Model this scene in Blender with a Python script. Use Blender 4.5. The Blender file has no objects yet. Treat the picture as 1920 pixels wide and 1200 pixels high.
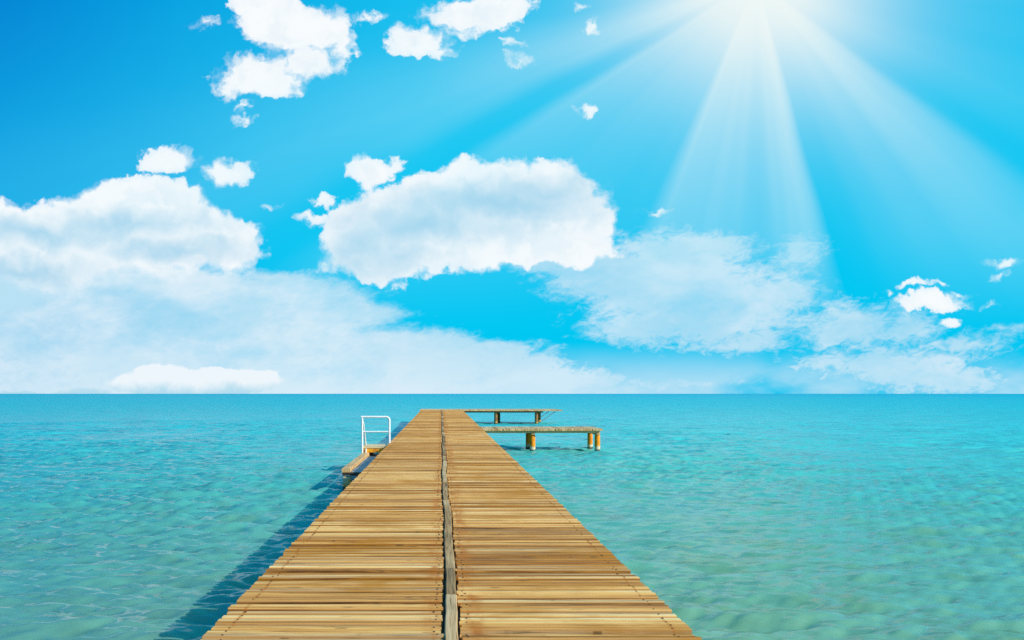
import bpy, bmesh, math, random
import numpy as np
from mathutils import Vector

S = bpy.context.scene
COL = S.collection
R = math.radians
random.seed(7)
rng = np.random.default_rng(11)

# ------------------------------------------------------------------ camera
EYE = 2.373                      # eye above the water
F = 1400.0                       # focal length in pixels of a 1920 wide frame
cam_d = bpy.data.cameras.new('camera')
cam = bpy.data.objects.new('camera', cam_d)
COL.objects.link(cam)
cam.location = (0, 0, EYE)
cam.rotation_euler = (R(90), 0, 0)
cam_d.sensor_width = 36
cam_d.lens = F * 36 / 1920
cam_d.shift_x = (960 - 827) / 1920
cam_d.shift_y = (738 - 600) / 1920
cam_d.clip_start = 0.1
cam_d.clip_end = 60000
S.camera = cam
S.cycles.use_denoising = False        # keep the fine grain of boards and ripples

S.view_settings.view_transform = 'Standard'
S.view_settings.look = 'None'
S.view_settings.exposure = 0
S.view_settings.gamma = 1

# ------------------------------------------------------------------ sun
SUN_AZ, SUN_EL = R(118), R(30)   # azimuth clockwise from +Y (right of the pier)
sun_d = bpy.data.lights.new('sun', 'SUN')
sun_d.energy = 5.0
sun_d.angle = R(0.5)
sun_d.color = (1.0, 0.93, 0.82)
sun = bpy.data.objects.new('sun', sun_d)
COL.objects.link(sun)
sdir = Vector((math.sin(SUN_AZ) * math.cos(SUN_EL), math.cos(SUN_AZ) * math.cos(SUN_EL), math.sin(SUN_EL)))
sun.rotation_euler = (-sdir).to_track_quat('-Z', 'Y').to_euler()
sun.location = (30, 0, 40)


# ------------------------------------------------------------------ node helper
class G:
    """small wrapper that writes shader math as nodes"""
    def __init__(self, tree):
        self.t = tree

    def node(self, typ, **kw):
        n = self.t.nodes.new(typ)
        for k, v in kw.items():
            setattr(n, k, v)
        return n

    def put(self, sock, v):
        if isinstance(v, bpy.types.NodeSocket):
            self.t.links.new(v, sock)
        elif v is not None:
            sock.default_value = v

    def m(self, op, a, b=None, c=None, clamp=False):
        n = self.node('ShaderNodeMath', operation=op, use_clamp=clamp)
        for s, v in zip(n.inputs, (a, b, c)):
            self.put(s, v)
        return n.outputs[0]

    def v(self, op, a, b=None, c=None):
        n = self.node('ShaderNodeVectorMath', operation=op)
        for s, v in zip(n.inputs, (a, b, c)):
            self.put(s, v)
        return n.outputs['Value'] if op in ('DOT_PRODUCT', 'LENGTH', 'DISTANCE') else n.outputs[0]

    def xyz(self, x, y, z=0.0):
        n = self.node('ShaderNodeCombineXYZ')
        for s, v in zip(n.inputs, (x, y, z)):
            self.put(s, v)
        return n.outputs[0]

    def sep(self, a):
        n = self.node('ShaderNodeSeparateXYZ')
        self.put(n.inputs[0], a)
        return n.outputs

    def noise(self, vec, scale=1.0, detail=4.0, rough=0.55, dist=0.0, lac=2.0, color=False):
        n = self.node('ShaderNodeTexNoise')
        self.put(n.inputs['Vector'], vec)
        n.inputs['Scale'].default_value = scale
        n.inputs['Detail'].default_value = detail
        n.inputs['Roughness'].default_value = rough
        n.inputs['Lacunarity'].default_value = lac
        n.inputs['Distortion'].default_value = dist
        return n.outputs['Color'] if color else n.outputs[0]

    def rng(self, x, a, b, c=0.0, d=1.0, smooth=True):
        n = self.node('ShaderNodeMapRange', interpolation_type='SMOOTHSTEP' if smooth else 'LINEAR')
        self.put(n.inputs[0], x)
        for i, v in enumerate((a, b, c, d)):
            self.put(n.inputs[1 + i], v)
        return n.outputs[0]

    def mix(self, f, a, b, blend='MIX'):
        n = self.node('ShaderNodeMix', data_type='RGBA', blend_type=blend)
        self.put(n.inputs[0], f)
        for s, v in ((n.inputs[6], a), (n.inputs[7], b)):
            if isinstance(v, tuple) and len(v) == 3:
                v = (*v, 1)
            self.put(s, v)
        return n.outputs[2]

    def ramp(self, x, stops, interp='LINEAR'):
        n = self.node('ShaderNodeValToRGB')
        cr = n.color_ramp
        cr.interpolation = interp
        while len(cr.elements) < len(stops):
            cr.elements.new(1.0)
        for e, (p, c) in zip(cr.elements, stops):
            e.position = p
            e.color = (*c, 1) if isinstance(c, tuple) else (c, c, c, 1)
        self.put(n.inputs[0], x)
        return n.outputs[0]


def lin(r, g, b):
    f = lambda c: c / 255 / 12.92 if c / 255 <= 0.04045 else ((c / 255 + 0.055) / 1.055) ** 2.4
    return (f(r), f(g), f(b))


# ------------------------------------------------------------------ sky
world = bpy.data.worlds.new('World')
S.world = world
world.use_nodes = True
wt = world.node_tree
wt.nodes.clear()
world.cycles.sampling_method = 'MANUAL'
world.cycles.sample_map_resolution = 512
g = G(wt)
tc = g.node('ShaderNodeTexCoord')
dx, dy, dz = g.sep(tc.outputs['Generated'])
ya = g.m('MAXIMUM', g.m('ABSOLUTE', dy), 0.06)
# bearing and height on the sky, in units of 100 / 1400 of the distance ahead
U = g.m('ADD', g.m('MULTIPLY', g.m('DIVIDE', dx, ya), F / 100), 8.27)
V = g.m('MULTIPLY', g.m('DIVIDE', dz, ya), F / 100)
P = g.xyz(U, V, 0.0)

nish = g.node('ShaderNodeTexSky', sky_type='NISHITA')
nish.sun_disc = False
nish.sun_elevation = SUN_EL
nish.sun_rotation = SUN_AZ
nish.air_density = 1.0
nish.dust_density = 0.3
nish.ozone_density = 2.0
K = 10.0                                   # Background strength is 0.1
day = g.v('MULTIPLY', nish.outputs[0], (0.0, 1.0, 1.0))
# clear air: deep azure high on the left, bright cyan lower and to the right
tt = g.m('ADD', g.rng(U, -2.0, 11.0, 0.0, 0.80), g.rng(V, 8.5, 2.0, 0.0, 0.46), clamp=True)
clear = g.ramp(tt, [(0.0, lin(0, 124, 210)), (0.35, lin(0, 166, 229)), (0.7, lin(0, 190, 240)), (1.0, lin(0, 200, 244))])
clear = g.mix(0.92, g.v('SCALE', day, None), clear) if False else clear
clear10 = g.v('MULTIPLY', clear, (K, K, K))
clear10 = g.mix(0.04, clear10, day)

# light veil and shafts fanning down from the bright patch high on the right
sx, sy = 14.2, 7.75
ddx = g.m('SUBTRACT', U, sx)
ddy = g.m('SUBTRACT', sy, V)
rr = g.m('SQRT', g.m('ADD', g.m('MULTIPLY', ddx, ddx), g.m('MULTIPLY', ddy, ddy)))
ang = g.m('ARCTAN2', ddx, ddy)             # 0 = straight down
wob = g.m('MULTIPLY', g.m('SUBTRACT', g.noise(P, 0.35, 1.0), 0.5), 0.05)
at = g.m('ADD', g.m('DIVIDE', g.m('ADD', ang, wob), math.pi), 0.5, clamp=True)
def A(deg):
    return (deg + 90) / 180
rays = g.ramp(at, [(A(-90), 0.03), (A(-80), 0.14), (A(-70), 0.74), (A(-66.5), 0.55), (A(-63), 0.10), (A(-60), 0.06), (A(-57), 0.50), (A(-49), 0.30),
                   (A(-36), 0.16), (A(-25.5), 0.12), (A(-21.5), 0.76), (A(-10), 0.56), (A(0), 0.40), (A(6), 0.62), (A(11), 0.95), (A(13.5), 0.70), (A(16), 0.0),
                   (A(22), 0.05), (A(30), 0.30), (A(36), 0.40), (A(46), 0.82), (A(51), 0.55), (A(54.5), 0.06), (A(57.5), 0.05), (A(66), 0.26),
                   (A(76), 0.14)])
fall = g.m('EXPONENT', g.m('MULTIPLY', rr, -0.17))
thin = g.noise(g.xyz(g.m('MULTIPLY', ang, 8.0), g.m('MULTIPLY', rr, 0.05), 2.0), 1.0, 2.0, 0.5)
rays = g.m('MULTIPLY', rays, g.rng(thin, 0.30, 0.68, 0.84, 1.12))
shaft = g.m('MULTIPLY', rays, fall, clamp=True)
core = g.m('EXPONENT', g.m('MULTIPLY', g.m('MULTIPLY', rr, rr), -0.27))
halo = g.m('MULTIPLY', g.m('EXPONENT', g.m('MULTIPLY', g.m('MULTIPLY', rr, rr), -0.14)), 0.40)
shaft = g.m('MULTIPLY', shaft, g.rng(rr, 1.5, 6.5, 1.0, 1.25, smooth=False), clamp=True)
glow = g.m('SUBTRACT', 1.0, g.m('MULTIPLY', g.m('SUBTRACT', 1.0, shaft), g.m('MULTIPLY', g.m('SUBTRACT', 1.0, core), g.m('SUBTRACT', 1.0, halo))), clamp=True)

# ---- clouds: groups of billows, torn at the edge by noise
big = g.v('SUBTRACT', g.noise(P, 1.3, 2.0, 0.5, color=True), (0.5, 0.5, 0.5))
fine = g.v('SUBTRACT', g.noise(P, 3.6, 8.0, 0.60, color=True), (0.5, 0.5, 0.5))
Pw = g.v('MULTIPLY_ADD', big, (0.80, 0.62, 0), P)
Pw = g.v('MULTIPLY_ADD', fine, (0.55, 0.46, 0), Pw)


def billows(vec, blobs, smooth):
    acc = None
    for (cx, cy, rx, ry) in blobs:
        cx, cy, rx, ry = cx / 100, (738 - cy) / 100, rx / 100, ry / 100
        q = g.v('MULTIPLY_ADD', vec, (1 / rx, 1 / ry, 0), (-cx / rx, -cy / ry, 0))
        d = g.m('SUBTRACT', 1.0, g.v('LENGTH', q))
        d = g.m('MULTIPLY', d, (rx * ry) ** 0.5)           # roughly a distance inwards
        if acc is None:
            acc = d
        else:
            acc = g.m('SMOOTH_MAX', acc, d, smooth)
    return acc


heap = [  # cumulus
    (760, 432, 165, 88), (900, 398, 175, 98), (1010, 388, 150, 92), (1095, 405, 75, 62), (680, 452, 85, 70), (720, 488, 115, 40), (1060, 470, 100, 34), (960, 470, 120, 35),
    (708, 318, 58, 27), (688, 342, 16, 22), (606, 366, 27, 17), (588, 406, 34, 13), (610, 500, 26, 14),
    (250, 425, 165, 95), (330, 452, 150, 76), (110, 462, 170, 92), (425, 486, 72, 40), (-20, 450, 140, 80), (285, 368, 90, 42), (468, 436, 22, 22),
    (318, 300, 62, 22), (426, 324, 44, 27), (280, 311, 32, 11),
    (525, 40, 85, 62), (605, 55, 60, 50), (490, 145, 92, 42), (445, 168, 48, 18), (580, 115, 68, 38), (640, 80, 32, 30), (480, 5, 50, 25),
    (890, 22, 110, 30), (785, 74, 62, 32), (950, 8, 60, 20), (835, 90, 32, 16), (695, 30, 24, 13), (972, 106, 32, 11), (962, 76, 24, 8), (386, 48, 26, 11), (872, 52, 50, 14),
    (1100, 211, 24, 17), (1122, 50, 22, 14), (1085, 15, 24, 10),
    (1748, 563, 66, 17), (1712, 536, 32, 8), (1876, 500, 28, 10), (1868, 522, 17, 8), (1784, 604, 20, 8), (1800, 548, 26, 6), (1762, 530, 14, 6),
    (460, 221, 12, 7), (512, 390, 18, 8), (730, 536, 16, 6), (462, 203, 14, 6), (1855, 575, 24, 6), (1238, 402, 22, 6), (1660, 552, 10, 7),
]
D1 = billows(Pw, heap, 0.12)
tear = g.m('SUBTRACT', g.noise(Pw, 5.0, 7.0, 0.62), 0.5)
lo = g.m('MULTIPLY', g.rng(V, 2.9, 2.1), g.rng(U, 5.6, 4.6))          # the left heap dissolves into the veil below it
vary = g.rng(g.noise(P, 0.9, 3.0, 0.5), 0.40, 0.62, 0.07, 0.27)
edge_w = g.m('ADD', vary, g.m('MULTIPLY', lo, 0.40))
a1 = g.rng(g.m('ADD', D1, g.m('MULTIPLY', tear, g.rng(V, 3.0, 6.0, 0.26, 0.44))), -0.03, edge_w)
a1 = g.m('MULTIPLY', a1, g.rng(D1, 0.0, 0.25, 0.86, 1.0))
# grey-blue bellies inside the big heaps
belly = [(930, 382, 200, 34), (1030, 360, 110, 26), (790, 420, 140, 36), (690, 466, 70, 40), (740, 480, 70, 16), (240, 420, 130, 22), (330, 470, 130, 18), (60, 440, 130, 26), (40, 505, 150, 22)]
Pb = g.v('MULTIPLY_ADD', big, (0.7, 0.5, 0), P)
Pb = g.v('MULTIPLY_ADD', g.v('SUBTRACT', g.noise(P, 2.0, 5.0, 0.55, color=True), (0.5, 0.5, 0.5)), (0.9, 0.55, 0), Pb)
DB = billows(Pb, belly, 0.3)
puff = g.noise(Pw, 1.5, 6.0, 0.55, 0.3)

# the bank low on the left horizon
low = [(365, 722, 155, 24), (310, 706, 70, 24), (400, 708, 70, 20), (470, 714, 60, 24), (250, 718, 50, 18), (150, 738, 60, 12), (20, 744, 110, 10)]
Pl = g.v('MULTIPLY_ADD', fine, (0.45, 0.26, 0), P)
D3 = billows(Pl, low, 0.08)
a3 = g.rng(D3, -0.02, 0.06)

# stretched veil
st = g.xyz(g.m('ADD', g.m('MULTIPLY', U, 0.62), g.m('MULTIPLY', V, -0.12)), g.m('MULTIPLY', V, 1.25), 3.7)
wv = g.v('SUBTRACT', g.noise(st, 0.8, 6.0, 0.6, color=True), (0.5, 0.5, 0.5))
Pv = g.v('MULTIPLY_ADD', wv, (1.3, 0.75, 0), P)
veil = [
    (180, 640, 460, 135), (540, 580, 220, 62), (-60, 590, 300, 150), (640, 660, 260, 62), (560, 720, 160, 40), (840, 705, 260, 78), (1020, 722, 250, 42), (300, 555, 420, 52), (60, 520, 220, 60),
    (1160, 520, 170, 66), (1260, 530, 180, 100), (1340, 580, 150, 88), (1050, 470, 130, 50), (1210, 610, 130, 38), (1500, 480, 56, 46), (1460, 560, 110, 52), (1300, 460, 130, 36),
    (1580, 610, 110, 52), (1690, 610, 80, 44), (1690, 690, 190, 42), (1560, 690, 90, 34), (1810, 650, 90, 26), (1780, 712, 120, 42), (1280, 724, 150, 18), (1420, 640, 110, 22), (1870, 618, 46, 11),
]
D2 = billows(Pv, veil, 0.25)
st2 = g.xyz(g.m('ADD', g.m('MULTIPLY', U, 0.8), g.m('MULTIPLY', V, -0.55)), g.m('ADD', g.m('MULTIPLY', V, 1.3), g.m('MULTIPLY', U, 0.1)), 8.1)
tex = g.noise(st, 2.2, 9.0, 0.64, 0.4)
tex2 = g.noise(st2, 4.5, 8.0, 0.68, 0.6)
rag = g.rng(U, 7.0, 12.5, 0.55, 1.75)
tx = g.m('ADD', g.m('MULTIPLY', g.m('SUBTRACT', tex, 0.5), 0.9), g.m('MULTIPLY', g.m('MULTIPLY', g.m('SUBTRACT', tex2, 0.5), 0.75), rag))
a2 = g.rng(g.m('ADD', D2, tx), g.rng(U, 10.0, 14.0, -0.15, -0.12), g.rng(U, 8.0, 14.0, 0.34, 0.48))
thick = g.rng(U, 12.0, 7.0, 0.82, 0.95)
a2 = g.m('MULTIPLY', a2, thick)
a2 = g.m('MULTIPLY', a2, g.rng(g.m('ADD', g.m('MULTIPLY', g.noise(st, 0.75, 4.0, 0.5), 0.7), g.m('MULTIPLY', tex2, 0.3)), 0.30, 0.60, 0.66, 1.0))

hz = g.m('MULTIPLY', g.m('MULTIPLY', g.rng(V, 1.0, 0.05), g.rng(g.noise(st, 0.6, 5.0, 0.55), 0.34, 0.60)), 0.62)
a2 = g.m('MAXIMUM', a2, hz)
WHITE = tuple(c * K for c in lin(249, 252, 254))
SHADE = tuple(c * K for c in lin(168, 213, 237))
VEIL = tuple(c * K for c in lin(190, 227, 245))
VEILW = tuple(c * K for c in lin(222, 239, 249))

body = g.rng(g.m('ADD', DB, g.m('MULTIPLY', g.m('SUBTRACT', puff, 0.5), 0.6)), -0.62, 0.80, 0.0, 1.0)
col1 = g.mix(body, WHITE, SHADE)
soft = g.m('MULTIPLY', g.rng(puff, 0.42, 0.66), g.rng(D1, 0.05, 0.4, 0.0, 0.22))
col1 = g.mix(soft, col1, SHADE)
col2 = g.mix(g.rng(g.noise(st, 1.0, 5.0, 0.55), 0.4, 0.65), VEIL, VEILW)
col2 = g.mix(g.rng(V, 1.4, 0.0, 0.0, 0.75), col2, VEILW)
col3 = g.mix(g.rng(g.m('ADD', V, g.m('MULTIPLY', g.m('SUBTRACT', puff, 0.5), 0.5)), -0.02, 0.26), tuple(c * K for c in lin(178, 220, 238)), g.mix(0.35, WHITE, VEILW))

c = g.mix(a2, clear10, col2)
c = g.mix(g.m('MULTIPLY', a3, 0.9), c, col3)
c = g.mix(a1, c, col1)
glowc = g.mix(g.rng(rr, 1.0, 6.5, 0.0, 1.0, smooth=False), tuple(x * K for x in lin(242, 249, 246)), tuple(x * K for x in lin(160, 232, 250)))
c = g.mix(g.m('MULTIPLY', glow, g.rng(V, 1.0, 3.2, 0.0, 0.97)), c, glowc)
bg = g.node('ShaderNodeBackground')
g.put(bg.inputs[0], c)
bg.inputs[1].default_value = 1.0 / K
out = g.node('ShaderNodeOutputWorld')
wt.links.new(bg.outputs[0], out.inputs[0])


# ------------------------------------------------------------------ materials
def material(name):
    m = bpy.data.materials.new(name)
    m.use_nodes = True
    t = m.node_tree
    b = t.nodes['Principled BSDF']
    return m, G(t), b


def set_bump(gg, b, height, strength, dist):
    n = gg.node('ShaderNodeBump')
    n.inputs['Strength'].default_value = strength
    n.inputs['Distance'].default_value = dist
    gg.put(n.inputs['Height'], height)
    gg.t.links.new(n.outputs[0], b.inputs['Normal'])


def wood(name, stops, along='X', stain=(0.30, 0.15, 0.035), stain_amt=0.7, rust_lines=(), rough=0.75):
    m, q, b = material(name)
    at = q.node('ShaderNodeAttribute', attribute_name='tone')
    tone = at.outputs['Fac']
    o = q.node('ShaderNodeTexCoord').outputs['Object']
    x, y, z = q.sep(o)
    off = q.m('MULTIPLY', tone, 37.0)
    if along == 'X':
        grain = q.xyz(q.m('ADD', q.m('MULTIPLY', x, 1.6), off), q.m('MULTIPLY', y, 55.0), q.m('MULTIPLY', z, 40.0))
        broad = q.xyz(q.m('MULTIPLY', x, 0.8), q.m('MULTIPLY', y, 2.6), off)
        patch = q.xyz(q.m('MULTIPLY', x, 0.75), q.m('MULTIPLY', y, 1.7), 5.0)
    elif along == 'Y':
        grain = q.xyz(q.m('MULTIPLY', x, 55.0), q.m('ADD', q.m('MULTIPLY', y, 1.6), off), q.m('MULTIPLY', z, 40.0))
        broad = q.xyz(q.m('MULTIPLY', x, 2.6), q.m('MULTIPLY', y, 0.8), off)
        patch = q.xyz(q.m('MULTIPLY', x, 1.7), q.m('MULTIPLY', y, 0.75), 5.0)
    else:
        grain = q.xyz(q.m('MULTIPLY', x, 45.0), q.m('MULTIPLY', y, 45.0), q.m('ADD', q.m('MULTIPLY', z, 2.0), off))
        broad = q.xyz(q.m('MULTIPLY', x, 3.0), q.m('MULTIPLY', y, 3.0), q.m('ADD', z, off))
        patch = broad
    gr = q.noise(grain, 1.0, 5.0, 0.65, 0.4)
    br = q.noise(broad, 1.0, 3.0, 0.5, 0.2)
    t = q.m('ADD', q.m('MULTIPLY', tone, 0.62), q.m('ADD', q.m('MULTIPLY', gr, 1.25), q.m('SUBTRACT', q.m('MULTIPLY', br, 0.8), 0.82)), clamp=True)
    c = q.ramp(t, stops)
    if name == 'deck_wood':
        pick = q.m('FRACT', q.m('MULTIPLY', tone, 53.7))
        c = q.mix(q.rng(pick, 0.66, 0.82, 0.0, 0.45), c, (0.84, 0.58, 0.30), 'MIX')      # bleached boards
        c = q.mix(q.rng(pick, 0.22, 0.05, 0.0, 0.60), c, (0.36, 0.125, 0.015), "MIX")     # rust-brown boards
    st = q.rng(q.noise(patch, 1.0, 4.0, 0.6, 0.6), 0.46, 0.70)
    c = q.mix(q.m('MULTIPLY', st, stain_amt), c, stain, 'MIX')
    dark = q.rng(gr, 0.43, 0.30)
    c = q.mix(q.m('MULTIPLY', dark, 0.92), c, (0.07, 0.035, 0.012))
    if along == 'X':
        kn = q.rng(q.noise(q.xyz(q.m('MULTIPLY', x, 5.0), q.m('MULTIPLY', y, 16.0), off), 1.0, 1.0, 0.4), 0.70, 0.76)
        c = q.mix(q.m('MULTIPLY', kn, 0.7), c, (0.12, 0.05, 0.015))
    if rust_lines:
        lines = None
        for (xc, w) in rust_lines:
            l = q.rng(q.m('ABSOLUTE', q.m('SUBTRACT', x, xc)), w, 0.0)
            lines = l if lines is None else q.m('MAXIMUM', lines, l)
        rn = q.rng(q.noise(q.xyz(q.m('MULTIPLY', x, 6.0), q.m('MULTIPLY', y, 3.0), 9.0), 1.0, 4.0, 0.6), 0.42, 0.66)
        c = q.mix(q.m('MULTIPLY', q.m('MULTIPLY', lines, rn), 0.75), c, (0.44, 0.13, 0.012))
    q.put(b.inputs['Base Color'], c)
    b.inputs['Roughness'].default_value = rough
    b.inputs['Specular IOR Level'].default_value = 0.25
    set_bump(q, b, gr, 0.5, 0.006)
    return m


BOARD = [(0.0, (0.08, 0.026, 0.005)), (0.2, (0.28, 0.100, 0.016)), (0.4, (0.60, 0.262, 0.052)), (0.58, (0.83, 0.41, 0.100)), (0.78, (0.93, 0.55, 0.180)), (1.0, (0.95, 0.69, 0.36))]
M_deck = wood('deck_wood', BOARD, 'X', stain=(0.44, 0.165, 0.010), stain_amt=0.80, rust_lines=((-0.05, 0.13), (0.22, 0.15), (-1.42, 0.022), (1.55, 0.018)))
PALE = [(0.0, (0.30, 0.14, 0.045)), (0.3, (0.50, 0.27, 0.10)), (0.6, (0.68, 0.42, 0.19)), (1.0, (0.80, 0.56, 0.31))]
M_side = wood('side_deck_wood', PALE, 'Y', stain_amt=0.3)
GREYW = [(0.0, (0.10, 0.065, 0.03)), (0.3, (0.27, 0.18, 0.09)), (0.6, (0.50, 0.37, 0.23)), (1.0, (0.78, 0.62, 0.45))]
SEAMW = [(0.0, (0.08, 0.030, 0.008)), (0.3, (0.25, 0.120, 0.036)), (0.6, (0.50, 0.29, 0.12)), (1.0, (0.80, 0.55, 0.30))]
M_tread = wood('step_wood', [(0.0, (0.3, 0.15, 0.04)), (0.5, (0.66, 0.44, 0.20)), (1.0, (0.85, 0.66, 0.40))], 'X', stain_amt=0.2)
M_seam = wood('grey_weathered_wood', SEAMW, 'Y', stain=(0.22, 0.16, 0.08), stain_amt=0.5)
M_curb = wood('pale_curb_wood', PALE, 'Y', stain_amt=0.2)
BROWN = [(0.0, (0.08, 0.04, 0.018)), (0.4, (0.19, 0.10, 0.045)), (1.0, (0.32, 0.19, 0.09))]
M_beam = wood('dark_beam_wood', BROWN, 'X', stain=(0.08, 0.05, 0.03), stain_amt=0.4)
M_pbeam = wood('pale_beam_wood', PALE, 'X', stain=(0.30, 0.24, 0.16), stain_amt=0.3)


def plain(name, base, var, rough=0.6, scale=9.0, metal=0.0, bump=0.3):
    m, q, b = material(name)
    o = q.node('ShaderNodeTexCoord').outputs['Object']
    n = q.noise(o, scale, 6.0, 0.65)
    q.put(b.inputs['Base Color'], q.mix(q.rng(n, 0.38, 0.66), base, var))
    b.inputs['Roughness'].default_value = rough
    b.inputs['Metallic'].default_value = metal
    b.inputs['Specular IOR Level'].default_value = 0.3
    set_bump(q, b, n, bump, 0.01)
    return m


def banded_pile(name, paint, paint2, low_col, dark, z_low):
    """painted pile: paint above, bare crusted concrete near the water"""
    m, q, b = material(name)
    o = q.node('ShaderNodeTexCoord').outputs['Object']
    x, y, z = q.sep(o)
    n = q.noise(o, 7.0, 6.0, 0.65)
    zz = q.m('ADD', z, q.m('MULTIPLY', q.m('SUBTRACT', n, 0.5), 0.22))
    up = q.mix(q.rng(n, 0.4, 0.66), paint, paint2)
    cc = q.mix(q.rng(zz, z_low - 0.03, z_low + 0.05), low_col, up)
    cc = q.mix(q.rng(zz, 0.12, 0.05), cc, dark)
    q.put(b.inputs['Base Color'], cc)
    b.inputs['Roughness'].default_value = 0.7
    b.inputs['Specular IOR Level'].default_value = 0.25
    set_bump(q, b, n, 0.5, 0.015)
    return m


M_orange_pile = banded_pile('orange_pile_paint', (0.92, 0.30, 0.008), (0.70, 0.19, 0.010), (0.72, 0.58, 0.38), (0.05, 0.05, 0.03), 0.19)
M_brown_pile = banded_pile('brown_pile_wood', (0.36, 0.17, 0.06), (0.18, 0.085, 0.035), (0.62, 0.33, 0.07), (0.06, 0.05, 0.03), 0.18)
M_dock_post = banded_pile('dock_post_concrete', (0.55, 0.44, 0.28), (0.55, 0.30, 0.07), (0.05, 0.055, 0.05), (0.03, 0.03, 0.03), 0.16)
M_orange = plain('orange_painted_board', (0.92, 0.40, 0.012), (0.62, 0.24, 0.02), 0.6, 7.0)
M_white = plain('white_painted_tube', (0.86, 0.85, 0.83), (0.74, 0.72, 0.68), 0.35, 14.0, bump=0.1)
M_nail = plain('rusty_nail_iron', (0.05, 0.028, 0.015), (0.10, 0.045, 0.02), 0.8, 60.0)
M_concrete = plain('grey_concrete', (0.30, 0.31, 0.33), (0.42, 0.42, 0.42), 0.85, 5.0)
M_steel = plain('grey_steel_tube', (0.30, 0.31, 0.32), (0.20, 0.19, 0.18), 0.5, 12.0)
M_old = plain('dark_wet_timber', (0.06, 0.04, 0.028), (0.10, 0.07, 0.045), 0.8, 6.0)


# ------------------------------------------------------------------ mesh helpers
class MB:
    """collects boxes, tubes and discs, then links them as one mesh object"""
    def __init__(self):
        self.v, self.f, self.t, self.mi = [], [], [], []

    def add(self, verts, faces, tone=0.5, mi=0):
        o = len(self.v)
        self.v.extend(verts)
        for f in faces:
            self.f.append(tuple(i + o for i in f))
            self.mi.append(mi)
        self.t.extend([tone] * len(verts))

    def board(self, x0, x1, y0, y1, z0, z1, ch=0.006, tone=0.5, skew=0.0, axis='X', dz=(0, 0), edge=1.0):
        """plank with chamfered top edges; skew turns it a little in plan"""
        c = ch
        prof = [(y0, z0), (y1, z0), (y1, z1 - c), (y1 - c, z1), (y0 + c, z1), (y0, z1 - c)]
        vs = []
        old = len(self.t)
        for k, xx in enumerate((x0, x1)):
            s = skew if k else -skew
            for (a, h) in prof:
                if axis == 'X':
                    vs.append((xx, a + s, h + dz[k]))
                else:
                    vs.append((a + s, xx, h + dz[k]))
        n = 6
        fs = [tuple(range(n)), tuple(range(2 * n - 1, n - 1, -1))]
        for i in range(n):
            j = (i + 1) % n
            fs.append((i, i + n, j + n, j))
        self.add(vs, fs, tone)
        for e in range(12):                       # darker tone down the sides, so gaps between boards read dark
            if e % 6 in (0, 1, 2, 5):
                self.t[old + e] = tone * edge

    def box(self, x0, x1, y0, y1, z0, z1, ch=0.01, tone=0.5):
        vs, fs = [], []
        bm = bmesh.new()
        bmesh.ops.create_cube(bm, size=1)
        for v in bm.verts:
            v.co = Vector(((x0 + x1) / 2 + v.co.x * (x1 - x0), (y0 + y1) / 2 + v.co.y * (y1 - y0), (z0 + z1) / 2 + v.co.z * (z1 - z0)))
        if ch:
            bmesh.ops.bevel(bm, geom=list(bm.edges), offset=ch, segments=1, affect='EDGES')
        bm.verts.index_update()
        self.add([tuple(v.co) for v in bm.verts], [tuple(v.index for v in f.verts) for f in bm.faces], tone)
        bm.free()

    def tube(self, pts, r, n=12, tone=0.5, radii=None, caps=True):
        pts = [Vector(p) for p in pts]
        vs, fs = [], []
        ref = Vector((0.13, 0.97, 0.2))
        for i, p in enumerate(pts):
            a = pts[max(0, i - 1)]
            b = pts[min(len(pts) - 1, i + 1)]
            d = (b - a).normalized()
            if abs(d.dot(ref)) > 0.95:
                ref = Vector((0.95, 0.1, 0.2))
            e1 = (ref - d * ref.dot(d)).normalized()
            e2 = d.cross(e1)
            rad = radii[i] if radii else r
            for k in range(n):
                w = 2 * math.pi * k / n
                vs.append(tuple(p + (e1 * math.cos(w) + e2 * math.sin(w)) * rad))
        for i in range(len(pts) - 1):
            for k in range(n):
                k2 = (k + 1) % n
                fs.append((i * n + k, i * n + k2, (i + 1) * n + k2, (i + 1) * n + k))
        if caps:
            fs.append(tuple(range(n - 1, -1, -1)))
            fs.append(tuple((len(pts) - 1) * n + k for k in range(n)))
        self.add(vs, fs, tone)

    def disc(self, x, y, z, r, h, n=6, mi=0):
        vs = []
        for hz, rr in ((z - 0.01, r), (z + h, r * 0.75)):
            for k in range(n):
                w = 2 * math.pi * k / n
                vs.append((x + rr * math.cos(w), y + rr * math.sin(w), hz))
        fs = [tuple(n + k for k in range(n))]
        for k in range(n):
            k2 = (k + 1) % n
            fs.append((k, k2, n + k2, n + k))
        self.add(vs, fs, 0.5, mi)

    def build(self, name, mats, parent=None, smooth=False):
        me = bpy.data.meshes.new(name)
        me.from_pydata(self.v, [], self.f)
        if not isinstance(mats, (list, tuple)):
            mats = [mats]
        for m in mats:
            me.materials.append(m)
        me.polygons.foreach_set('material_index', self.mi)
        a = me.attributes.new('tone', 'FLOAT', 'POINT')
        a.data.foreach_set('value', self.t)
        if smooth:
            me.polygons.foreach_set('use_smooth', [True] * len(me.polygons))
            me.set_sharp_from_angle(angle=R(40))
        me.update()
        o = bpy.data.objects.new(name, me)
        COL.objects.link(o)
        if parent:
            o.parent = parent
        return o


def thing(name, label, cat, loc=(0, 0, 0), rot=(0, 0, 0), group=None):
    o = bpy.data.objects.new(name, None)
    COL.objects.link(o)
    o.location = loc
    o.rotation_euler = rot
    o.empty_display_size = 0.3
    o['label'] = label
    o['category'] = cat
    if group:
        o['group'] = group
    return o


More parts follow.
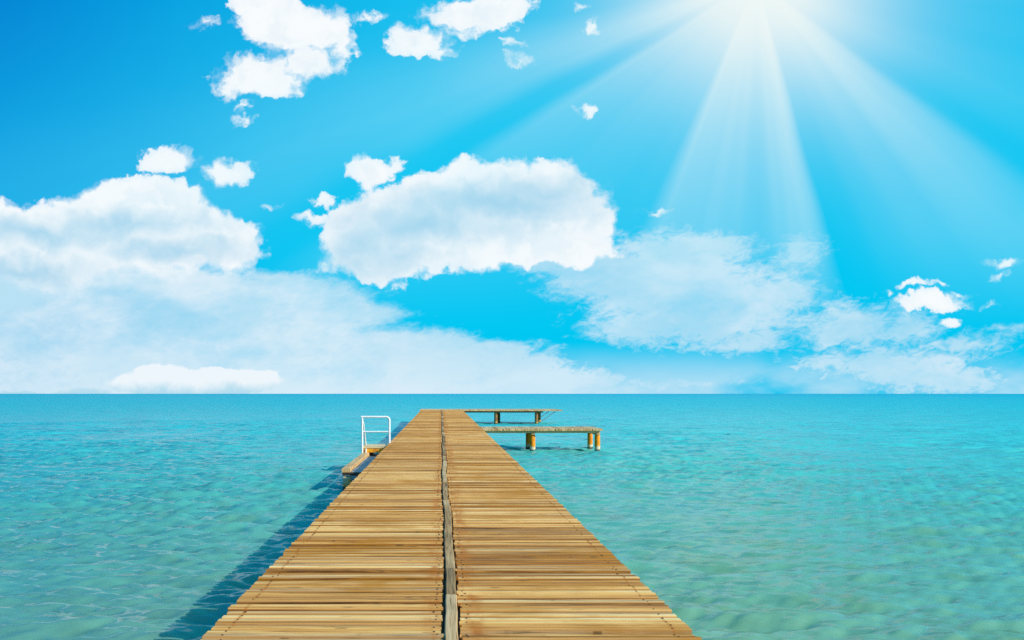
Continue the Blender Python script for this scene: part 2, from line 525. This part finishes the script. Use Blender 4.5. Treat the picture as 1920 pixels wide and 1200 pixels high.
# ------------------------------------------------------------------ sea
def build_sea():
    # rings round the spot under the eye; finer to seaward where the chop is seen
    fa = np.linspace(R(-46), R(50), 1150)
    ra = np.linspace(R(50), R(314), 90)[1:-1]
    ang = np.concatenate([fa, ra])
    rad = [2.6]
    while rad[-1] < 14000:
        r = rad[-1]
        rad.append(r * (1.0036 if r < 70 else 1.012 if r < 600 else 1.05))
    rad = np.array(rad)
    na, nr = len(ang), len(rad)
    Rr, Aa = np.meshgrid(rad, ang, indexing='ij')
    X = Rr * np.sin(Aa)
    Y = Rr * np.cos(Aa)
    step = np.gradient(rad)[:, None] * np.ones_like(X)
    Z = np.zeros_like(X)
    w = np.random.default_rng(5)
    Ad = np.degrees((Aa + np.pi) % (2 * np.pi) - np.pi)
    front = np.clip((Ad + 46) / 1.0, 0, 1) * np.clip((50 - Ad) / 1.0, 0, 1)
    env = 0.8 + 0.45 * (np.sin(X * 0.31 + 0.6 * np.sin(Y * 0.17)) * np.sin(Y * 0.23 + 1.1 + 0.5 * np.sin(X * 0.2)))
    # short steep chop, little swell
    NW = 72
    for k in range(NW):
        lam = 0.15 * (3.5 / 0.15) ** ((k + w.random()) / NW)
        th = R(-84) + w.normal(0, 0.40 if lam < 1 else 0.25)
        kx, ky = math.cos(th), math.sin(th)
        slope = 0.100 if lam < 0.5 else 0.082 if lam < 1.0 else 0.026 if lam < 2 else 0.010
        a = slope * lam / (2 * math.pi)
        arg = 2 * np.pi / lam * (kx * X + ky * Y) + w.uniform(0, 6.28)
        ok = np.clip((lam / step - 2.2) / 2.0, 0, 1)
        Z += a * ok * (np.sin(arg) + 0.25 * np.cos(2 * arg)) * (env if lam < 2 else 1)
    Z *= front
    verts = np.stack([X.ravel(), Y.ravel(), Z.ravel()], 1)
    i = np.arange(nr - 1)[:, None]
    j = np.arange(na)[None, :]
    j2 = (j + 1) % na
    quads = np.stack([i * na + j, (i + 1) * na + j, (i + 1) * na + j2, i * na + j2], -1).reshape(-1, 4)
    verts = np.vstack([verts, [[0, 0, 0]]])
    cidx = nr * na
    jj = np.arange(na)
    tris = np.stack([np.full(na, cidx), jj, (jj + 1) % na], 1)
    me = bpy.data.meshes.new('sea')
    nq, ntr = len(quads), len(tris)
    me.vertices.add(len(verts))
    me.vertices.foreach_set('co', verts.astype(np.float32).ravel())
    me.loops.add(nq * 4 + ntr * 3)
    me.loops.foreach_set('vertex_index', np.concatenate([quads.ravel(), tris.ravel()]).astype(np.int32))
    me.polygons.add(nq + ntr)
    st = np.concatenate([np.arange(nq) * 4, nq * 4 + np.arange(ntr) * 3]).astype(np.int32)
    me.polygons.foreach_set('loop_start', st)
    me.polygons.foreach_set('use_smooth', np.ones(nq + ntr, dtype=bool))
    me.update(calc_edges=True)
    me.validate()

    m, q, b = material('sea_water')
    o = q.node('ShaderNodeTexCoord').outputs['Object']
    x, y, z = q.sep(o)
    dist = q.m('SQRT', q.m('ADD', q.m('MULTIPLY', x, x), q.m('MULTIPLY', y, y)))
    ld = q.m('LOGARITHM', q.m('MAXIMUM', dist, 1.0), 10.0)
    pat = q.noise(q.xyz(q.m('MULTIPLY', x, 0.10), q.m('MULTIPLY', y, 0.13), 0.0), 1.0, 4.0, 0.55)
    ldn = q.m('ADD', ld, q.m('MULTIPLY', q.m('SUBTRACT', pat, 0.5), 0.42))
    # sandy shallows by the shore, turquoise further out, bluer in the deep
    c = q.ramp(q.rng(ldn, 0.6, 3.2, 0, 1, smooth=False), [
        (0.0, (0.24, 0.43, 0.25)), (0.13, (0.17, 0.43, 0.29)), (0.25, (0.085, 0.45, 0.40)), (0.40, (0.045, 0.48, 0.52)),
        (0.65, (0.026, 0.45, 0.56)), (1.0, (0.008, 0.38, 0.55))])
    green = q.rng(q.noise(q.xyz(q.m('MULTIPLY', x, 0.7), q.m('MULTIPLY', y, 0.9), 4.0), 1.0, 4.0, 0.6), 0.46, 0.70)
    c = q.mix(q.m('MULTIPLY', q.m('MULTIPLY', green, q.rng(ld, 1.9, 0.9)), 0.6), c, (0.15, 0.33, 0.15))
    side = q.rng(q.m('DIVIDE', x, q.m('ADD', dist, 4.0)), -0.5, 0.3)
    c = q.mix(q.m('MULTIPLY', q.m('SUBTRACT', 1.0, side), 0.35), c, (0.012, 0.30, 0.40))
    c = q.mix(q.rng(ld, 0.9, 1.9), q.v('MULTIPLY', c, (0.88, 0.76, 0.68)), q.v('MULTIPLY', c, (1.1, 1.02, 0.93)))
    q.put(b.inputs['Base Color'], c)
    q.put(b.inputs['Roughness'], q.rng(ld, 1.2, 2.4, 0.21, 0.5))
    q.put(b.inputs['IOR'], q.rng(ld, 1.3, 2.4, 1.45, 1.12))
    q.put(b.inputs['Specular IOR Level'], q.rng(ld, 1.2, 2.3, 1.0, 0.25))
    q.put(b.inputs['Subsurface Weight'], q.rng(ld, 1.15, 1.6, 0.25, 0.0))
    b.inputs['Subsurface Radius'].default_value = (0.4, 0.9, 1.0)
    b.inputs['Subsurface Scale'].default_value = 2.6
    # ripples too small to model: slopes straight from noise, so that they stay steep far out
    tl = q.xyz(q.m('ADD', q.m('MULTIPLY', x, 0.36), q.m('MULTIPLY', y, 0.08)), q.m('ADD', y, q.m('MULTIPLY', x, -0.12)), 0.0)
    n1 = q.v('SUBTRACT', q.noise(tl, 5.5, 4.0, 0.55, 0.4, color=True), (0.5, 0.5, 0.5))
    n2 = q.v('SUBTRACT', q.noise(tl, 0.9, 5.0, 0.6, 0.4, color=True), (0.5, 0.5, 0.5))
    far = q.rng(ld, 0.95, 1.7)
    tilt = q.v('ADD', q.v('MULTIPLY', n1, (0.7, 1.1, 0.0)), q.v('MULTIPLY', n2, q.xyz(q.m('ADD', 0.12, q.m('MULTIPLY', far, 0.75)), q.m('ADD', 0.24, q.m('MULTIPLY', far, 0.6)), 0.0)))
    nrm = q.v('NORMALIZE', q.v('ADD', q.node('ShaderNodeNewGeometry').outputs['Normal'], q.v('SCALE', tilt)))
    sc = [n for n in m.node_tree.nodes if n.type == 'VECT_MATH' and n.operation == 'SCALE'][-1]
    q.put(sc.inputs['Scale'], q.m('MULTIPLY', q.m('ADD', 0.75, q.m('MULTIPLY', far, 0.6)), q.rng(ld, 1.9, 2.7, 1.0, 0.08)))
    m.node_tree.links.new(nrm, b.inputs['Normal'])
    me.materials.append(m)
    ob = bpy.data.objects.new('sea', me)
    COL.objects.link(ob)
    ob['kind'] = 'structure'
    return ob


build_sea()

# ------------------------------------------------------------------ pier
PITCH = math.atan(7.5 / F)
H0 = 1.6                                      # eye above the deck
XL, XR = -1.545, 1.672
END = 57.6


def dz_at(y):
    """world height of the deck top at distance y"""
    return EYE - H0 + y * 7.5 / F


pier = thing('pier', 'long straight pier of worn honey-coloured boards with a grey seam board down the middle', 'pier',
             (0, 0, EYE - H0), (PITCH, 0, 0))


def seam_x(y):
    return 0.075 + 0.008 * math.sin(y * 0.8 + 0.5) + 0.007 * math.sin(y * 1.9 + 2.0) + 0.007 * math.sin(y * 0.33)


def deck_half(side):
    mb = MB()
    y = -2.0
    run = 0.6
    while y < END:
        w = random.uniform(0.050, 0.068)
        gap = random.choice((0.009, 0.013, 0.017, 0.023, 0.031))
        # boards come in runs of similar weathering
        run += random.gauss(0, 0.14) + (0.49 - run) * 0.17
        tone = min(1.0, max(0.0, run + random.gauss(0, 0.32)))
        if random.random() < 0.16:
            tone *= 0.4
        sk = random.gauss(0, 0.0045)
        z = random.gauss(0, 0.006)
        if side < 0:
            x0, x1 = XL + random.gauss(0, 0.005), seam_x(y) - 0.064 + random.gauss(0, 0.006)
        else:
            x0, x1 = seam_x(y) + 0.062 + random.gauss(0, 0.008), XR + random.gauss(0, 0.005)
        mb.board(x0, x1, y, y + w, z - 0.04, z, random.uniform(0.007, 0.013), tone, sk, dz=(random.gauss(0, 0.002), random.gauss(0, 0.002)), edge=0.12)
        if y > 2:
            for xn in ((x0 + 0.128, x1 - 0.045) if side < 0 else (x0 + 0.045, x1 - 0.125)):
                if random.random() < 0.9:
                    mb.disc(xn + random.gauss(0, 0.006), y + w * random.uniform(0.35, 0.65), z, random.uniform(0.007, 0.0105), 0.003, 6, 1)
        y += w + gap
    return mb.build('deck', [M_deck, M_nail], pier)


deck_half(-1)
deck_half(1)

# the seam board: lengths laid end to end, wandering a little
y = -2.0
first = True
while y < END - 0.5:
    L = random.choice((0.85, 1.25, 1.7, 2.2, 2.9))
    L = min(L, END - y)
    mb = MB()
    n = max(2, int(L / 0.22))
    tone = random.choice((0.12, 0.28, 0.42, 0.55, 0.8))
    rows = []
    dzv = random.gauss(0, 0.006)
    for i in range(n + 1):
        yy = y + (L - 0.006) * i / n
        xc = seam_x(yy) + random.gauss(0, 0.002)
        rows.append((xc, yy))
    vs, fs = [], []
    hw = 0.041 + random.uniform(-0.004, 0.004)
    for (xc, yy) in rows:
        vs += [(xc - hw, yy, -0.05), (xc + hw, yy, -0.05), (xc + hw, yy, 0.000 + dzv), (xc + hw - 0.007, yy, 0.008 + dzv), (xc - hw + 0.007, yy, 0.008 + dzv), (xc - hw, yy, 0.000 + dzv)]
    for i in range(n):
        for k in range(6):
            k2 = (k + 1) % 6
            fs.append((i * 6 + k, i * 6 + k2, i * 6 + 6 + k2, i * 6 + 6 + k))
    fs.append(tuple(range(5, -1, -1)))
    fs.append(tuple(n * 6 + k for k in range(6)))
    mb.add(vs, fs, tone)
    mb.build('seam_board', M_seam, pier)
    y += L

# bearers, girders and piles that carry the deck
for gx in (-1.25, 0.078, 1.36):
    mb = MB()
    mb.box(gx - 0.09, gx + 0.09, -2, END - 0.1, -0.24, -0.052, 0.01)
    mb.build('girder', M_old, pier)
for k in range(13):
    yy = 0.6 + k * 4.7
    mb = MB()
    mb.box(-1.45, 1.58, yy - 0.1, yy + 0.1, -0.44, -0.243, 0.012)
    mb.build('crossbeam', M_old, pier)
    for gx in (-1.15, 1.27):
        mb = MB()
        mb.tube([(gx, yy, -0.445), (gx, yy, -1.0), (gx, yy, -2.4)], 0.12, 14, radii=[0.11, 0.115, 0.125])
        mb.build('pile', M_old, pier, smooth=True)


# ------------------------------------------------------------------ side platforms
def side_deck(mb, x0, x1, y0, y1, z, th, tone_mu=0.6):
    x = x0
    while x < x1 - 0.03:
        w = min(random.uniform(0.10, 0.135), x1 - x)
        t = min(1, max(0, random.gauss(tone_mu, 0.2)))
        dzv = random.gauss(0, 0.002)
        mb.board(y0 + random.gauss(0, 0.012), y1 + random.gauss(0, 0.02), x, x + w, z - th + dzv, z + dzv, 0.006, t, random.gauss(0, 0.003), axis='Y')
        x += w + random.choice((0.004, 0.007, 0.010))


zt = dz_at(31.4)
plat = thing('side_platform', 'nearer side platform on four orange piles beside the right edge of the pier', 'platform', (4.1, 31.4, 0),
             group='low platforms off the right side of the pier')
ox, oy = 4.1, 31.4
mb = MB()
side_deck(mb, 1.70 - ox, 6.58 - ox, 30.4 - oy, 32.5 - oy, zt, 0.082)
mb.build('deck', M_side, plat)
for yy in (30.62, 32.2):
    mb = MB()
    mb.box(1.72 - ox, 6.5 - ox, yy - 0.06 - oy, yy + 0.06 - oy, zt - 0.185, zt - 0.082, 0.008, 0.8)
    mb.build('beam', M_pbeam, plat)
for xx in (3.76, 6.42):
    mb = MB()
    mb.box(xx - 0.07 - ox, xx + 0.07 - ox, 30.5 - oy, 32.4 - oy, zt - 0.26, zt - 0.188, 0.008, 0.5)
    mb.build('cap_beam', M_pbeam, plat)
    for yy in (30.68, 32.18):
        r0 = 0.11
        mb = MB()
        zs = [zt - 0.262, zt - 0.30, 0.34, 0.16, -0.9]
        mb.tube([(xx - ox, yy - oy, zz) for zz in zs], r0, 20, radii=[r0 * 0.9, r0, r0, r0 * 1.04, r0 * 1.06])
        mb.build('pile', M_orange_pile, plat, smooth=True)

zt2 = dz_at(57.6) + 0.03
farp = thing('side_platform', 'farther thinner platform across the seaward end of the pier, on brown piles', 'platform', (4.0, 59.6, 0),
             group='low platforms off the right side of the pier')
ox, oy = 4.0, 59.6
mb = MB()
side_deck(mb, -1.66 - ox, 9.36 - ox, 57.66 - oy, 61.8 - oy, zt2, 0.09, 0.7)
mb.build('deck', M_side, farp)
for yy in (57.9, 61.4):
    mb = MB()
    mb.box(-1.6 - ox, 7.9 - ox, yy - 0.08 - oy, yy + 0.08 - oy, zt2 - 0.21, zt2 - 0.10, 0.008, 0.3)
    mb.build('beam', M_beam, farp)
for (xx, yy, r0) in ((4.25, 57.95, 0.13), (4.72, 61.3, 0.14), (7.40, 57.95, 0.13), (8.04, 61.3, 0.15), (-1.2, 57.95, 0.13)):
    mb = MB()
    zs = [zt2 - 0.215, 0.5, 0.1, -1.0]
    mb.tube([(xx - ox, yy - oy, zz) for zz in zs], r0, 18, radii=[r0, r0, r0 * 1.03, r0 * 1.05])
    mb.build('pile', M_brown_pile, farp, smooth=True)
for (a, b) in (((7.62, 57.8, 0.12), (8.86, 57.8, zt2 - 0.10)), ((7.70, 57.84, 0.52), (8.36, 57.84, zt2 - 0.10))):
    mb = MB()
    mb.tube([(a[0] - ox, a[1] - oy, a[2]), (b[0] - ox, b[1] - oy, b[2])], 0.03, 8)
    mb.build('brace', M_steel, farp, smooth=True)

# ------------------------------------------------------------------ boat landing on the left
zl = EYE - 1.78
lx, ly = -2.0, 20.5
land = thing('boat_landing', 'low grey boat landing with a pale timber kerb along the left edge of the pier', 'landing', (lx, ly, 0))
y0, y1 = 17.8, 24.2
mb = MB()
nb = 3
for k in range(nb):
    a = y0 + (y1 - y0) * k / nb
    b_ = y0 + (y1 - y0) * (k + 1) / nb - 0.008
    mb.board(a - ly, b_ - ly, -2.37 - lx, -2.17 - lx, zl - 0.10, zl, 0.012, random.uniform(0.5, 0.85), axis='Y')
mb.build('kerb', M_curb, land)
mb = MB()
mb.box(-2.165 - lx, -1.62 - lx, y0 + 0.1 - ly, y1 - ly, zl - 0.20, zl - 0.11, 0.01)
mb.build('slab', M_concrete, land)
mb = MB()
mb.box(-2.36 - lx, -1.62 - lx, y0 + 0.02 - ly, y0 + 0.09 - ly, zl - 0.175, zl - 0.103, 0.006)
mb.build('header_beam', M_old, land)
for k, zz in enumerate((0.205, 0.265)):
    mb = MB()
    mb.tube([(-2.15 - lx, y0 + 0.02 - ly, zl - zz), (-1.6 - lx, y0 + 0.02 - ly, zl - zz + 0.01)], 0.022, 10)
    mb.build('crossbar', M_steel, land, smooth=True)
for yy in (y0 + 0.13, 20.8, y1 - 0.15):
    for xx in (-2.245, -1.66):
        mb = MB()
        mb.box(xx - 0.10 - lx, xx + 0.10 - lx, yy - 0.1 - ly, yy + 0.1 - ly, -0.8, zl - 0.205, 0.012)
        mb.build('post', M_dock_post if xx < -2 else M_old, land)

# step with its orange front board
zs_ = EYE - 1.60
stp = thing('boarding_step', 'small wooden step with a bright orange front board on the boat landing', 'step', (-2.0, 23.0, zl))
lx, ly = -2.0, 23.0
mb = MB()
yy = 22.50
while yy < 23.5:
    mb.board(-2.40 - lx, -1.64 - lx, yy - ly, yy + 0.1 - ly, 0.135, 0.18, 0.006, random.uniform(0.5, 0.95))
    yy += 0.108
mb.build('tread', M_tread, stp)
mb = MB()
mb.box(-2.38 - lx, -1.64 - lx, 22.515 - ly, 22.565 - ly, 0.002, 0.132, 0.006)
mb.build('front_board', M_orange, stp)
mb = MB()
mb.box(-2.38 - lx, -2.33 - lx, 22.57 - ly, 23.55 - ly, 0.002, 0.132, 0.006)
mb.build('side_board', M_old, stp)
for xx in (-2.1, -1.75):
    mb = MB()
    mb.box(xx - 0.05 - lx, xx + 0.05 - lx, 22.6 - ly, 22.7 - ly, -0.105, 0.132, 0.006)
    mb.build('leg', M_dock_post, stp)

# white handrail
rail = thing('handrail', 'white painted tubular handrail standing on the step by the pier', 'handrail', (-1.98, 22.45, zl))
lx, ly = -1.98, 22.45
rt = 0.033
top = EYE - 43.5 * 22.6 / F - zl
mid = EYE - 71.0 * 22.6 / F - zl
XA, XB = -2.372 - lx, -1.553 - lx
rc = 0.10
arc = [(XB - rc + rc * math.sin(R(a)), 0, top - rc + rc * math.cos(R(a))) for a in range(0, 91, 15)]
mb = MB()
mb.tube([(XA - 0.03, 0, top), (XA + 0.3, 0, top)] + arc + [(XB, 0, 0.5), (XB, 0, 0.19)], rt, 12)
mb.build('top_rail', M_white, rail, smooth=True)
mb = MB()
mb.tube([(XA, 0.0, 0.003), (XA, 0.0, 0.5), (XA, 0.0, top - 0.02)], rt, 12)
mb.build('post', M_white, rail, smooth=True)
mb = MB()
mb.tube([(XA + 0.02, 0.0, mid), (XB - 0.02, 0.0, mid)], rt * 0.75, 12)
mb.build('middle_rail', M_white, rail, smooth=True)
mb = MB()
mb.tube([(XA, 0.02, top - 0.03), (XA + 0.005, 0.35, top - 0.25), (XA + 0.012, 0.92, 0.18)], rt * 0.85, 12)
mb.build('brace', M_white, rail, smooth=True)
mb = MB()
mb.tube([(-2.262 - lx, 0.035, 0.12), (-2.262 - lx, 0.035, -0.10)], rt * 0.8, 12)
mb.build('foot_tube', M_white, rail, smooth=True)
